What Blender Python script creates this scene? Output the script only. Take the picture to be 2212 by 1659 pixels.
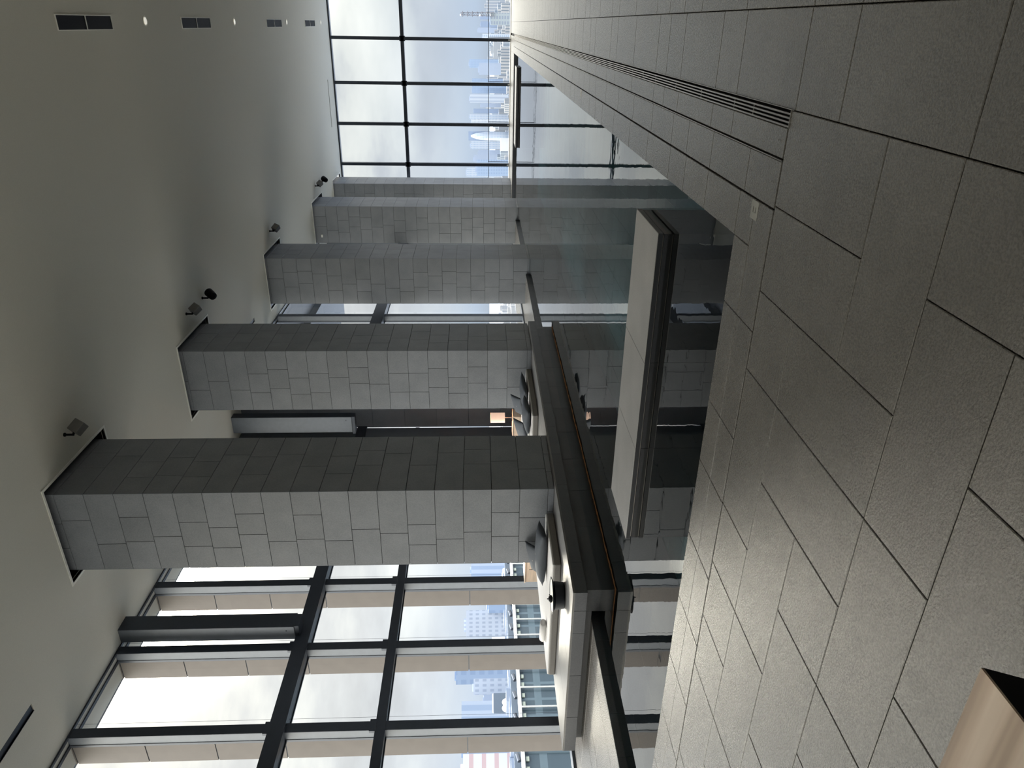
import bpy, bmesh, math, random
from mathutils import Vector, Matrix
for o in list(bpy.data.objects): bpy.data.objects.remove(o)
S = bpy.context.scene
COL = S.collection
R = random.Random(7)

# ------------------------------------------------------------------ camera
CR = ((0.8950, -0.0147, -0.4458), (0.4460, 0.0414, 0.8941), (-0.0053, 0.9990, -0.0441))
cd = bpy.data.cameras.new('camera'); cam = bpy.data.objects.new('camera', cd); COL.objects.link(cam)
cd.sensor_fit = 'HORIZONTAL'; cd.sensor_width = 36.0
cd.lens = 36.0*1558.9/2212.0
cd.clip_start = 0.05; cd.clip_end = 20000
r_ = Vector([CR[i][0] for i in range(3)]); u_ = Vector([CR[i][1] for i in range(3)]); f_ = Vector([CR[i][2] for i in range(3)])
r_.normalize(); f_.normalize(); u_ = f_.cross(r_)*-1
u_.normalize()
X_, Y_, Z_ = -u_, r_, -f_                       # the phone was held on its side: world down is picture right
M4 = Matrix(((X_[0], Y_[0], Z_[0], 0.0), (X_[1], Y_[1], Z_[1], 0.0), (X_[2], Y_[2], Z_[2], 1.6), (0, 0, 0, 1)))
cam.matrix_world = M4
S.camera = cam

# ------------------------------------------------------------------ world
W = bpy.data.worlds.new('sky'); S.world = W; W.use_nodes = True
nt = W.node_tree; nt.nodes.clear()
def N(t, nt_=None, **k):
    n = (nt_ or nt).nodes.new(t)
    for a, v in k.items():
        if a in n.bl_rna.properties: setattr(n, a, v)
    return n
def ramp(nt_, stops, interp='LINEAR'):
    n = nt_.nodes.new('ShaderNodeValToRGB'); cr = n.color_ramp; cr.interpolation = interp
    while len(cr.elements) > 1: cr.elements.remove(cr.elements[-1])
    cr.elements[0].position = stops[0][0]; cr.elements[0].color = (*stops[0][1], 1)
    for p, c in stops[1:]:
        e = cr.elements.new(p); e.color = (*c, 1)
    return n
L = nt.links.new
tc = N('ShaderNodeTexCoord'); sep = N('ShaderNodeSeparateXYZ'); L(tc.outputs['Generated'], sep.inputs[0])
nrm = N('ShaderNodeVectorMath', operation='NORMALIZE'); L(tc.outputs['Generated'], nrm.inputs[0])
elev = N('ShaderNodeMapRange'); L(sep.outputs['Z'], elev.inputs[0])
elev.inputs[1].default_value = -0.2; elev.inputs[2].default_value = 0.8
base = ramp(nt, [(0.0, (0.16, 0.17, 0.19)), (0.17, (0.20, 0.23, 0.27)), (0.205, (0.25, 0.30, 0.375)), (0.26, (0.305, 0.335, 0.38)), (0.36, (0.34, 0.355, 0.375)), (0.62, (0.33, 0.33, 0.33)), (0.74, (0.42, 0.42, 0.42)), (0.82, (3.2, 3.2, 3.3)), (1.0, (5.0, 5.0, 5.2))])  # top stops, above the visible sky, are raised to light the hall
L(elev.outputs[0], base.inputs[0])
mp = N('ShaderNodeMapping'); mp.inputs['Scale'].default_value = (1.0, 1.0, 2.6); L(tc.outputs['Generated'], mp.inputs[0])
n1 = N('ShaderNodeTexNoise'); n1.inputs['Scale'].default_value = 3.6; n1.inputs['Detail'].default_value = 7; n1.inputs['Roughness'].default_value = 0.52
L(mp.outputs[0], n1.inputs['Vector'])
cl = ramp(nt, [(0.34, (0.60, 0.61, 0.63)), (0.47, (0.84, 0.85, 0.86)), (0.56, (1.14, 1.13, 1.06)), (0.70, (1.42, 1.38, 1.26))])
L(n1.outputs[0], cl.inputs[0])
mul = N('ShaderNodeMixRGB', blend_type='MULTIPLY'); mul.inputs[0].default_value = 1.0
L(base.outputs[0], mul.inputs[1]); L(cl.outputs[0], mul.inputs[2])
# clouds fade out towards the hazy horizon
fad = N('ShaderNodeMapRange'); L(sep.outputs['Z'], fad.inputs[0]); fad.inputs[1].default_value = 0.0; fad.inputs[2].default_value = 0.12
L(fad.outputs[0], mul.inputs[0])
# the veiled sun
dot = N('ShaderNodeVectorMath', operation='DOT_PRODUCT'); L(nrm.outputs[0], dot.inputs[0]); dot.inputs[1].default_value = Vector((-0.595, 0.690, 0.412)).normalized()
g1 = N('ShaderNodeMapRange', interpolation_type='SMOOTHSTEP'); L(dot.outputs['Value'], g1.inputs[0]); g1.inputs[1].default_value = 0.80; g1.inputs[2].default_value = 1.0; g1.inputs[4].default_value = 0.12
g2a = N('ShaderNodeMapRange'); L(dot.outputs['Value'], g2a.inputs[0]); g2a.inputs[1].default_value = 0.955; g2a.inputs[2].default_value = 1.0
g2b = N('ShaderNodeMath', operation='POWER'); L(g2a.outputs[0], g2b.inputs[0]); g2b.inputs[1].default_value = 15.0
g2 = N('ShaderNodeMath', operation='MULTIPLY'); L(g2b.outputs[0], g2.inputs[0]); g2.inputs[1].default_value = 60.0
ga = N('ShaderNodeMath', operation='ADD'); L(g1.outputs[0], ga.inputs[0]); L(g2.outputs[0], ga.inputs[1])
# added sky glow left of the view, unseen, to fill the hall with light
dot3 = N('ShaderNodeVectorMath', operation='DOT_PRODUCT'); L(nrm.outputs[0], dot3.inputs[0]); dot3.inputs[1].default_value = Vector((-0.86, -0.42, 0.30)).normalized()
g3 = N('ShaderNodeMapRange', interpolation_type='SMOOTHSTEP'); L(dot3.outputs['Value'], g3.inputs[0]); g3.inputs[1].default_value = 0.55; g3.inputs[2].default_value = 0.95; g3.inputs[4].default_value = 2.1
gb = N('ShaderNodeMath', operation='ADD'); L(ga.outputs[0], gb.inputs[0]); L(g3.outputs[0], gb.inputs[1]); ga = gb
dot4 = N('ShaderNodeVectorMath', operation='DOT_PRODUCT'); L(nrm.outputs[0], dot4.inputs[0]); dot4.inputs[1].default_value = Vector((0.16, 0.84, 0.52)).normalized()
g4 = N('ShaderNodeMapRange', interpolation_type='SMOOTHSTEP'); L(dot4.outputs['Value'], g4.inputs[0]); g4.inputs[1].default_value = 0.91; g4.inputs[2].default_value = 1.0; g4.inputs[4].default_value = 3.0  # added glow above the end window, out of view, brightening the far floor
gd = N('ShaderNodeMath', operation='ADD'); L(ga.outputs[0], gd.inputs[0]); L(g4.outputs[0], gd.inputs[1]); ga = gd
gm = N('ShaderNodeVectorMath', operation='SCALE'); gm.inputs[0].default_value = (1.0, 0.93, 0.78); L(ga.outputs[0], gm.inputs['Scale'])
add = N('ShaderNodeVectorMath', operation='ADD'); L(mul.outputs[0], add.inputs[0]); L(gm.outputs[0], add.inputs[1])
bg = N('ShaderNodeBackground'); L(add.outputs[0], bg.inputs[0]); bg.inputs[1].default_value = 1.0
out = N('ShaderNodeOutputWorld'); L(bg.outputs[0], out.inputs[0])
W.cycles.sampling_method = 'MANUAL'; W.cycles.sample_map_resolution = 1024

S.view_settings.view_transform = 'Standard'; S.view_settings.look = 'None'; S.view_settings.gamma = 1
S.view_settings.use_curve_mapping = False; S.view_settings.exposure = 1.1
S.cycles.max_bounces = 10; S.cycles.diffuse_bounces = 5; S.cycles.glossy_bounces = 5; S.cycles.transparent_max_bounces = 16
S.cycles.sample_clamp_indirect = 6.0; S.cycles.use_denoising = True
S.cycles.caustics_reflective = False; S.cycles.caustics_refractive = False

# ------------------------------------------------------------------ materials
def mat(name):
    m = bpy.data.materials.new(name); m.use_nodes = True
    t = m.node_tree; t.nodes.clear()
    o = t.nodes.new('ShaderNodeOutputMaterial')
    return m, t, o
def stone(name, c1, c2, rough=0.45, bump=0.25, grain=55.0, isl=0.10, spec=0.5, tint=None, stretch=None):
    m, t, o = mat(name); l = t.links.new
    p = N('ShaderNodeBsdfPrincipled', t); l(p.outputs[0], o.inputs[0])
    co = N('ShaderNodeTexCoord', t); mpn = N('ShaderNodeMapping', t); l(co.outputs['Object'], mpn.inputs[0])
    if stretch: mpn.inputs['Scale'].default_value = stretch
    a = N('ShaderNodeTexNoise', t); a.inputs['Scale'].default_value = 2.2; a.inputs['Detail'].default_value = 4; l(mpn.outputs[0], a.inputs['Vector'])
    b = N('ShaderNodeTexNoise', t); b.inputs['Scale'].default_value = grain; b.inputs['Detail'].default_value = 5; b.inputs['Roughness'].default_value = 0.65; l(mpn.outputs[0], b.inputs['Vector'])
    geo = N('ShaderNodeNewGeometry', t)
    mx = N('ShaderNodeMath', t, operation='MULTIPLY_ADD'); l(a.outputs[0], mx.inputs[0]); mx.inputs[1].default_value = 0.5; 
    mx2 = N('ShaderNodeMath', t, operation='MULTIPLY_ADD'); l(b.outputs[0], mx2.inputs[0]); mx2.inputs[1].default_value = 0.9; mx2.inputs[2].default_value = -0.2
    l(mx2.outputs[0], mx.inputs[2])
    rp = ramp(t, [(0.2, c1), (0.85, c2)]); l(mx.outputs[0], rp.inputs[0])
    iv = N('ShaderNodeMapRange', t); l(geo.outputs['Random Per Island'], iv.inputs[0]); iv.inputs[3].default_value = 1-isl; iv.inputs[4].default_value = 1+isl
    sc = N('ShaderNodeVectorMath', t, operation='SCALE'); l(rp.outputs[0], sc.inputs[0]); l(iv.outputs[0], sc.inputs['Scale'])
    l(sc.outputs[0], p.inputs['Base Color'])
    rr = N('ShaderNodeMapRange', t); l(b.outputs[0], rr.inputs[0]); rr.inputs[3].default_value = rough-0.07; rr.inputs[4].default_value = rough+0.1
    l(rr.outputs[0], p.inputs['Roughness'])
    bm_ = N('ShaderNodeBump', t); bm_.inputs['Strength'].default_value = bump; bm_.inputs['Distance'].default_value = 0.004; l(b.outputs[0], bm_.inputs['Height']); l(bm_.outputs[0], p.inputs['Normal'])
    p.inputs['Specular IOR Level'].default_value = spec
    return m
def plain(name, c, rough=0.5, metal=0.0, spec=0.5, var=0.06, scale=8.0, bump=0.0, emis=None, estr=0.0, stretch=None):
    m, t, o = mat(name); l = t.links.new
    p = N('ShaderNodeBsdfPrincipled', t); l(p.outputs[0], o.inputs[0])
    co = N('ShaderNodeTexCoord', t); mpn = N('ShaderNodeMapping', t); l(co.outputs['Object'], mpn.inputs[0])
    if stretch: mpn.inputs['Scale'].default_value = stretch
    a = N('ShaderNodeTexNoise', t); a.inputs['Scale'].default_value = scale; a.inputs['Detail'].default_value = 5; l(mpn.outputs[0], a.inputs['Vector'])
    rp = ramp(t, [(0.3, tuple(x*(1-var) for x in c)), (0.7, tuple(min(1, x*(1+var)) for x in c))]); l(a.outputs[0], rp.inputs[0]); l(rp.outputs[0], p.inputs['Base Color'])
    p.inputs['Roughness'].default_value = rough; p.inputs['Metallic'].default_value = metal; p.inputs['Specular IOR Level'].default_value = spec
    if bump:
        b = N('ShaderNodeBump', t); b.inputs['Strength'].default_value = bump; b.inputs['Distance'].default_value = 0.004; l(a.outputs[0], b.inputs['Height']); l(b.outputs[0], p.inputs['Normal'])
    if emis:
        p.inputs['Emission Color'].default_value = (*emis, 1); p.inputs['Emission Strength'].default_value = estr
    return m
def glassy(name, tint, rough=0.0, bump=None, ior=1.45, scale=(1, 1, 1), bdist=0.01):
    m, t, o = mat(name); l = t.links.new
    tr = N('ShaderNodeBsdfTransparent', t); tr.inputs[0].default_value = (*tint, 1)
    gl = N('ShaderNodeBsdfGlossy', t); gl.inputs['Roughness'].default_value = rough; gl.inputs[0].default_value = (1, 1, 1, 1)
    fr = N('ShaderNodeFresnel', t); fr.inputs[0].default_value = ior
    mx = N('ShaderNodeMixShader', t); l(fr.outputs[0], mx.inputs[0]); l(tr.outputs[0], mx.inputs[1]); l(gl.outputs[0], mx.inputs[2]); l(mx.outputs[0], o.inputs[0])
    if bump:
        co = N('ShaderNodeTexCoord', t); mpn = N('ShaderNodeMapping', t); l(co.outputs['Object'], mpn.inputs[0]); mpn.inputs['Scale'].default_value = scale
        a = N('ShaderNodeTexNoise', t); a.inputs['Scale'].default_value = 1.0; a.inputs['Detail'].default_value = 3; l(mpn.outputs[0], a.inputs['Vector'])
        b = N('ShaderNodeBump', t); b.inputs['Strength'].default_value = bump; b.inputs['Distance'].default_value = bdist; l(a.outputs[0], b.inputs['Height'])
        l(b.outputs[0], gl.inputs['Normal']); l(b.outputs[0], fr.inputs['Normal'])
    return m

FLOOR = stone('floor_stone', (0.105, 0.099, 0.09), (0.20, 0.19, 0.173), rough=0.26, bump=0.75, grain=95, isl=0.05, spec=1.0)
PILL = stone('pillar_stone', (0.15, 0.165, 0.19), (0.27, 0.29, 0.325), rough=0.5, bump=0.3, grain=60, isl=0.07)
SLAB = stone('slab_stone', (0.13, 0.13, 0.13), (0.22, 0.22, 0.215), rough=0.36, bump=0.25, grain=60, isl=0.08, spec=0.6)
ISLST = stone('island_stone', (0.22, 0.22, 0.22), (0.40, 0.40, 0.395), rough=0.42, bump=0.2, grain=70, isl=0.03)
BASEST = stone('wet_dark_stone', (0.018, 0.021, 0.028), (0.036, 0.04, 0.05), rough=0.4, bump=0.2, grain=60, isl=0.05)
POOLST = stone('pool_stone', (0.075, 0.155, 0.175), (0.14, 0.27, 0.30), rough=0.5, bump=0.2, grain=40, isl=0.10)
DARKST = stone('dark_stone', (0.065, 0.072, 0.085), (0.125, 0.132, 0.15), rough=0.45, bump=0.2, grain=60, isl=0.10)
GROUT = plain('grout', (0.016, 0.015, 0.014), rough=0.9)
CEIL = plain('ceiling_plaster', (0.66, 0.65, 0.585), rough=0.85, scale=120, bump=0.5, var=0.05)
WALLP = plain('wall_panel', (0.48, 0.45, 0.40), rough=0.6, scale=2)
TRIM = plain('ceiling_trim', (0.85, 0.85, 0.80), rough=0.6)
FRAME = plain('dark_frame', (0.05, 0.06, 0.08), rough=0.38, metal=0.4)
FRAMEL = plain('grey_frame', (0.135, 0.155, 0.185), rough=0.45, metal=0.2)
PALEFR = plain('pale_frame', (0.55, 0.55, 0.52), rough=0.5)
FIN = plain('fin_panel', (0.14, 0.124, 0.112), rough=0.7, scale=4)
GLASS = glassy('window_glass', (0.97, 0.985, 0.98), ior=1.22)
WATER = glassy('water', (0.70, 0.90, 0.91), rough=0.0, bump=0.12, ior=1.45, scale=(1.6, 2.2, 1.0), bdist=0.012)
STEEL = plain('steel', (0.45, 0.43, 0.40), rough=0.32, metal=0.9)
BLACK = plain('black', (0.008, 0.009, 0.011), rough=0.6, spec=0.08)
CUSH = plain('cushion_fabric', (0.05, 0.06, 0.075), rough=0.75, scale=30, bump=0.3)
MATT = plain('mattress_fabric', (0.62, 0.61, 0.60), rough=0.8, scale=60, bump=0.2)
MATTS = plain('mattress_side', (0.22, 0.21, 0.20), rough=0.85, scale=60, bump=0.2)
TOWEL = plain('towel', (0.66, 0.65, 0.64), rough=0.95, scale=80, bump=0.7)
TRAYD = plain('tray_dark', (0.012, 0.016, 0.026), rough=0.45)
TRAYL = plain('tray_light', (0.75, 0.73, 0.66), rough=0.4)
WOOD = plain('pale_wood', (0.74, 0.58, 0.45), rough=0.5, scale=3, stretch=(1, 1, 14), var=0.12)
SHADE = plain('lamp_shade', (0.85, 0.62, 0.50), rough=0.8, emis=(1.0, 0.66, 0.48), estr=0.28)
LEDM = plain('warm_strip', (0.6, 0.3, 0.12), rough=0.6, emis=(1.0, 0.45, 0.16), estr=0.045)
LAMP = plain('downlight_lens', (0.8, 0.78, 0.7), rough=0.4, emis=(1.0, 0.95, 0.82), estr=0.22)
SPK = plain('spot_grey', (0.16, 0.16, 0.16), rough=0.55)
PLAQ = plain('plaque', (0.40, 0.40, 0.37), rough=0.35, metal=0.2)

def brushed():
    m, t, o = mat('brushed_bronze'); l = t.links.new
    p = N('ShaderNodeBsdfPrincipled', t); l(p.outputs[0], o.inputs[0])
    co = N('ShaderNodeTexCoord', t); mpn = N('ShaderNodeMapping', t); l(co.outputs['Object'], mpn.inputs[0]); mpn.inputs['Scale'].default_value = (0.8, 22, 1)
    a = N('ShaderNodeTexNoise', t); a.inputs['Scale'].default_value = 1.0; a.inputs['Detail'].default_value = 3; l(mpn.outputs[0], a.inputs['Vector'])
    rp = ramp(t, [(0.3, (0.34, 0.26, 0.20)), (0.5, (0.52, 0.42, 0.34)), (0.68, (0.66, 0.56, 0.47))]); l(a.outputs[0], rp.inputs[0]); l(rp.outputs[0], p.inputs['Base Color'])
    p.inputs['Metallic'].default_value = 0.55; p.inputs['Roughness'].default_value = 0.42
    return m
BRONZE = brushed()

def facade(name, wall, glass, sx, sz, fx=0.6, fz=0.6, rough=0.5):
    """procedural rows of windows: sx, sz = bay and storey in metres"""
    m, t, o = mat(name); l = t.links.new
    p = N('ShaderNodeBsdfPrincipled', t); l(p.outputs[0], o.inputs[0]); p.inputs['Roughness'].default_value = rough
    co = N('ShaderNodeTexCoord', t); se = N('ShaderNodeSeparateXYZ', t); l(co.outputs['Object'], se.inputs[0])
    ad = N('ShaderNodeMath', t, operation='ADD'); l(se.outputs['X'], ad.inputs[0]); l(se.outputs['Y'], ad.inputs[1])
    def band(src, per, frac):
        d = N('ShaderNodeMath', t, operation='DIVIDE'); l(src, d.inputs[0]); d.inputs[1].default_value = per
        f = N('ShaderNodeMath', t, operation='FRACT'); l(d.outputs[0], f.inputs[0])
        c = N('ShaderNodeMath', t, operation='LESS_THAN'); l(f.outputs[0], c.inputs[0]); c.inputs[1].default_value = frac
        return c.outputs[0]
    b1 = band(ad.outputs[0], sx, fx); b2 = band(se.outputs['Z'], sz, fz)
    mu = N('ShaderNodeMath', t, operation='MULTIPLY'); l(b1, mu.inputs[0]); l(b2, mu.inputs[1])
    mx = N('ShaderNodeMixRGB', t); l(mu.outputs[0], mx.inputs[0]); mx.inputs[1].default_value = (*wall, 1); mx.inputs[2].default_value = (*glass, 1)
    l(mx.outputs[0], p.inputs['Base Color'])
    return m

# ------------------------------------------------------------------ mesh helpers
class MB:
    def __init__(s): s.v = []; s.f = []
    def box(s, x0, x1, y0, y1, z0, z1, M=None):
        n = len(s.v); P = [(x, y, z) for z in (z0, z1) for y in (y0, y1) for x in (x0, x1)]
        if M is not None: P = [tuple(M @ Vector(p)) for p in P]
        s.v += P
        s.f += [tuple(n+i for i in q) for q in ((0, 2, 3, 1), (4, 5, 7, 6), (0, 1, 5, 4), (2, 6, 7, 3), (0, 4, 6, 2), (1, 3, 7, 5))]
        return s
    def cham(s, x0, x1, y0, y1, z0, z1, c, M=None):
        """box with the four top edges chamfered (z1 is the face)"""
        n = len(s.v)
        P = [(x0, y0, z0), (x1, y0, z0), (x1, y1, z0), (x0, y1, z0), (x0, y0, z1-c), (x1, y0, z1-c), (x1, y1, z1-c), (x0, y1, z1-c),
             (x0+c, y0+c, z1), (x1-c, y0+c, z1), (x1-c, y1-c, z1), (x0+c, y1-c, z1)]
        if M is not None: P = [tuple(M @ Vector(p)) for p in P]
        s.v += P
        F = [(0, 3, 2, 1), (8, 9, 10, 11)]
        for a in (0, 4):
            for i in range(4):
                j = (i+1) % 4; F.append((a+i, a+j, a+4+j, a+4+i))
        s.f += [tuple(n+i for i in q) for q in F]
        return s
    def lathe(s, prof, cx, cy, seg=32, M=None, cap=True):
        n = len(s.v)
        for r, z in prof:
            for i in range(seg):
                a = 2*math.pi*i/seg; p = Vector((cx+r*math.cos(a), cy+r*math.sin(a), z))
                s.v.append(tuple(M @ p) if M is not None else tuple(p))
        for k in range(len(prof)-1):
            for i in range(seg):
                j = (i+1) % seg
                s.f.append((n+k*seg+i, n+k*seg+j, n+(k+1)*seg+j, n+(k+1)*seg+i))
        if cap:
            s.f.append(tuple(n+i for i in reversed(range(seg)))); s.f.append(tuple(n+(len(prof)-1)*seg+i for i in range(seg)))
        return s
    def prism(s, pts, z0, z1, M=None):
        n = len(s.v); k = len(pts)
        P = [(x, y, z0) for x, y in pts]+[(x, y, z1) for x, y in pts]
        if M is not None: P = [tuple(M @ Vector(p)) for p in P]
        s.v += P; s.f.append(tuple(n+i for i in reversed(range(k)))); s.f.append(tuple(n+k+i for i in range(k)))
        for i in range(k):
            j = (i+1) % k; s.f.append((n+i, n+j, n+k+j, n+k+i))
        return s
    def tube(s, a, b, r, seg=8):
        a = Vector(a); b = Vector(b); d = (b-a); q = d.to_track_quat('Z', 'Y').to_matrix().to_4x4()
        return s.lathe([(r, 0), (r, d.length)], 0, 0, seg, Matrix.Translation(a) @ q)
    def build(s, name, m, parent=None, loc=None, bevel=0, smooth=False, seg=2, recalc=True):
        me = bpy.data.meshes.new(name); v = s.v
        if loc is not None: v = [(x-loc[0], y-loc[1], z-loc[2]) for x, y, z in v]
        me.from_pydata(v, [], s.f)
        if recalc:
            bm = bmesh.new(); bm.from_mesh(me); bmesh.ops.recalc_face_normals(bm, faces=bm.faces); bm.to_mesh(me); bm.free()
        me.materials.append(m)
        o = bpy.data.objects.new(name, me); COL.objects.link(o)
        if loc is not None: o.location = loc
        if parent is not None:
            o.parent = parent
            if loc is not None and parent.type == 'EMPTY' or parent.type == 'MESH':
                pass
        if bevel:
            b = o.modifiers.new('bevel', 'BEVEL'); b.width = bevel; b.segments = seg; b.limit_method = 'ANGLE'
        if smooth:
            for p in me.polygons: p.use_smooth = True
        return o
def struct(o): o['kind'] = 'structure'; return o
def tag(o, label, cat, group=None):
    o['label'] = label; o['category'] = cat
    if group: o['group'] = group
    return o
def empty(name, loc=(0, 0, 0), rz=0):
    o = bpy.data.objects.new(name, None); COL.objects.link(o); o.location = loc; o.rotation_euler = (0, 0, rz); o.empty_display_size = 0.2; return o
def copy_tree(o, parent=None):
    c = o.copy(); COL.objects.link(c)
    if parent is not None: c.parent = parent
    for ch in [x for x in bpy.data.objects if x.parent == o]: copy_tree(ch, c)
    return c

# ------------------------------------------------------------------ constants of the place
WL = -0.10                # water level
PX0, PX1, PY0, PY1 = -7.75, -1.16, 4.42, 35.7      # pool
CZ = 8.83                 # ceiling
FX = -11.25               # left facade, near part
FX2 = -9.45               # left facade, far part
RY = 19.5                 # the return wall between them
GY = 39.3                 # far glass
RX = 3.4                  # right wall (outside the view)
BY = -4.0
PIL = [(10.35, 12.17), (16.29, 18.10), (24.05, 25.88), (31.85, 33.75), (36.85, 38.60)]
PXL, PXR = -8.82, -7.2

# ------------------------------------------------------------------ floor
g = 0.0055
mb = MB()
def tile(x0, x1, y0, y1, z=0.0, gap=g): mb.cham(x0+gap/2, x1-gap/2, y0+gap/2, y1-gap/2, z-0.03, z, 0.003)
cx = [0.10, -0.37, -0.86, -1.34, -1.83, -2.32, -2.81, -3.30, -3.79, -4.27, -4.76, -5.25, -5.74, -6.23, -6.72, -7.21, -7.70, -8.19, -8.68, -9.17, -9.66, -10.15, -10.64, -11.13]
ry = [3.865, 3.38, 2.885, 2.39, 1.91, 1.42, 0.94, 0.45, -0.04, -0.53, -1.01, -1.5, -2.0, -2.5, -3.0, -3.5, -4.0]
used = set()
def put(i0, i1, j0, j1):
    for i in range(i0, i1):
        for j in range(j0, j1): used.add((i, j))
    tile(cx[i1], cx[i0], ry[j1], ry[j0])
# i: column index (0 is 0.10..-0.37), j: row index (0 is 3.865..3.38); observed joints
put(1, 2, 0, 2); put(2, 3, 0, 2); put(3, 4, 0, 1); put(4, 6, 0, 1); put(6, 7, 0, 1); put(7, 8, 0, 1); put(8, 9, 0, 1)
put(1, 3, 2, 3); put(3, 4, 1, 3); put(4, 5, 1, 3); put(5, 7, 1, 2); put(7, 9, 1, 2)
put(5, 6, 2, 3); put(6, 8, 2, 3); put(8, 9, 2, 3)
put(1, 2, 3, 5); put(2, 4, 3, 4); put(4, 6, 3, 4); put(6, 7, 3, 4); put(7, 9, 3, 4)
put(2, 3, 4, 5); put(3, 5, 4, 5); put(5, 7, 4, 5); put(7, 9, 4, 5)
for j in range(len(ry)-1):
    i = 1
    while i < len(cx)-1:
        if (i, j) in used: i += 1; continue
        c = R.random()
        if c < 0.4 and (i+1, j) not in used and i+2 < len(cx): put(i, i+2, j, j+1); i += 2
        elif c < 0.75 and j+2 < len(ry) and (i, j+1) not in used: put(i, i+1, j, j+2); i += 1
        else: put(i, i+1, j, j+1); i += 1
# right of the drain, all along the hall
colx = [-0.37, 0.10, 1.05, 1.55, 2.5, 3.4]
for k in range(len(colx)-1):
    x0, x1 = colx[k], colx[k+1]
    ys = [3.33, 2.38]; y = 2.38
    while y > BY: y -= R.choice([0.485, 0.97]); ys.append(max(y, BY))
    ys = ys[::-1]
    if k == 0: ys += [3.82, 4.75, 5.2, 6.15, 6.64, 7.04, 8.1, 9.15, 9.6, 10.9, 11.4, 12.2]
    y = ys[-1]
    while y < GY-0.1: y = min(GY, y+R.choice([0.485, 0.97, 0.97])); ys.append(y)
    for a, b in zip(ys[:-1], ys[1:]):
        if b-a > 0.02: tile(x0, x1, a, b)
# near coping of the pool: two courses, the inner one dips towards the water
xs = [-0.885, -1.6, -2.33, -2.82, -3.48, -4.12, -4.77, -5.42, -6.07, -6.72, -7.37, -7.75]
for a, b in zip(xs[1:], xs[:-1]):
    tile(a, b, 3.875, 4.15)
    if b > PX1: tile(a, PX1, 4.15, 4.42); tile(PX1, b, 4.15, 4.42)
    else: tile(a, b, 4.15, 4.42)
# right coping bands: -1.16..-0.885, -0.885..-0.62, -0.62..-0.455
def band(x0, x1, ys, y_end=PY1):
    y = ys[-1]
    while y < y_end-0.05: y = min(y_end, y+R.choice([0.6, 0.9, 0.9])); ys.append(y)
    for a, b in zip(ys[:-1], ys[1:]): tile(x0, x1, a, b, gap=0.004)
band(PX1, -0.888, [4.42, 5.11, 5.71, 6.21, 7.1, 8.0, 9.01, 9.9, 10.5])
band(-0.878, -0.629, [3.875, 4.36, 5.10, 5.73, 6.22, 7.0, 7.9, 8.8])
band(-0.615, -0.460, [3.875, 4.75, 5.20, 6.15, 6.64, 7.04, 8.1, 9.15])
# deck left of the pool and beyond it
y = -4.0; rows = [-4.0]
while y < GY-0.05: y = min(GY, y+0.97); rows.append(y)
dx = [-7.754, -8.24, -9.21, -9.70, -10.67, -11.25]
for a, b in zip(rows[:-1], rows[1:]):
    if b > 3.9:
        for p, q in zip(dx[1:], dx[:-1]):
            tile(p, q, max(a, 3.875), b)
xs = [-7.75, -6.8, -5.8, -4.9, -3.9, -2.9, -2.0, -1.16, -0.46]
for k, (a, b) in enumerate(zip(xs[:-1], xs[1:])):
    for p, q in ((PY1, 36.5), (36.5, 37.45), (37.45, 38.4), (38.4, GY)): tile(a, b, p, q)
floor = struct(mb.build('floor', FLOOR))
mb = MB(); 
mb.box(-0.37, RX, BY, GY, -0.3, -0.012).box(FX, -0.37, BY, 3.874, -0.3, -0.012).box(FX, PX0-0.032, 3.874, GY, -0.3, -0.032).box(PX1+0.032, -0.46, 3.87, GY, -0.3, -0.012).box(-0.46, -0.37, 3.87, GY, -0.3, -0.05).box(PX0, PX1, 3.87, PY0-0.032, -0.3, -0.012).box(PX0, PX1, PY1+0.032, GY, -0.3, -0.032)
gb = mb.build('grout_bed', GROUT, floor)
mb = MB(); mb.box(-0.628, -0.623, 3.876, PY1, -0.012, 0.0015); mb.box(-0.37, -0.366, 3.83, PY1, -0.03, 0.003); mb.box(-0.46, -0.37, 3.862, 3.868, -0.03, 0.003)
mb.build('edge_strip', STEEL, floor)
# pebbly mortar line beside the grating
for (x, y) in ((-0.537, 4.713), (-0.542, 3.95), (-0.757, 4.305), (-0.757, 3.95)):
    mb = MB()
    pts = [(x+0.019*math.cos(a), y+0.019*math.sin(a)) for a in [math.radians(-70+14*i) for i in range(11)]]
    pts += [(x+0.007+0.012*math.cos(a), y+0.014*math.sin(a)) for a in [math.radians(70-14*i) for i in range(11)]]
    mb.prism(pts, -0.001, 0.0008); mb.build('finger_hole', BLACK, floor)

# linear drain
dr = empty('drain_grate', (-0.415, 3.87, 0)); tag(dr, 'long slotted steel drain grate set in the stone floor beside the pool', 'drain')
mb = MB()
for k in range(4): mb.box(-0.038+k*0.0205-0.0045, -0.038+k*0.0205+0.0045, 0.002, 31.8, -0.02, -0.001)
mb.build('bars', STEEL, dr)
y = 0.55
while y < 31.5: MB().box(-0.043, 0.030, y-0.004, y+0.004, -0.022, -0.0015).build('cross_bar', STEEL, dr); y += R.choice([0.55, 0.35, 0.75])
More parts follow.
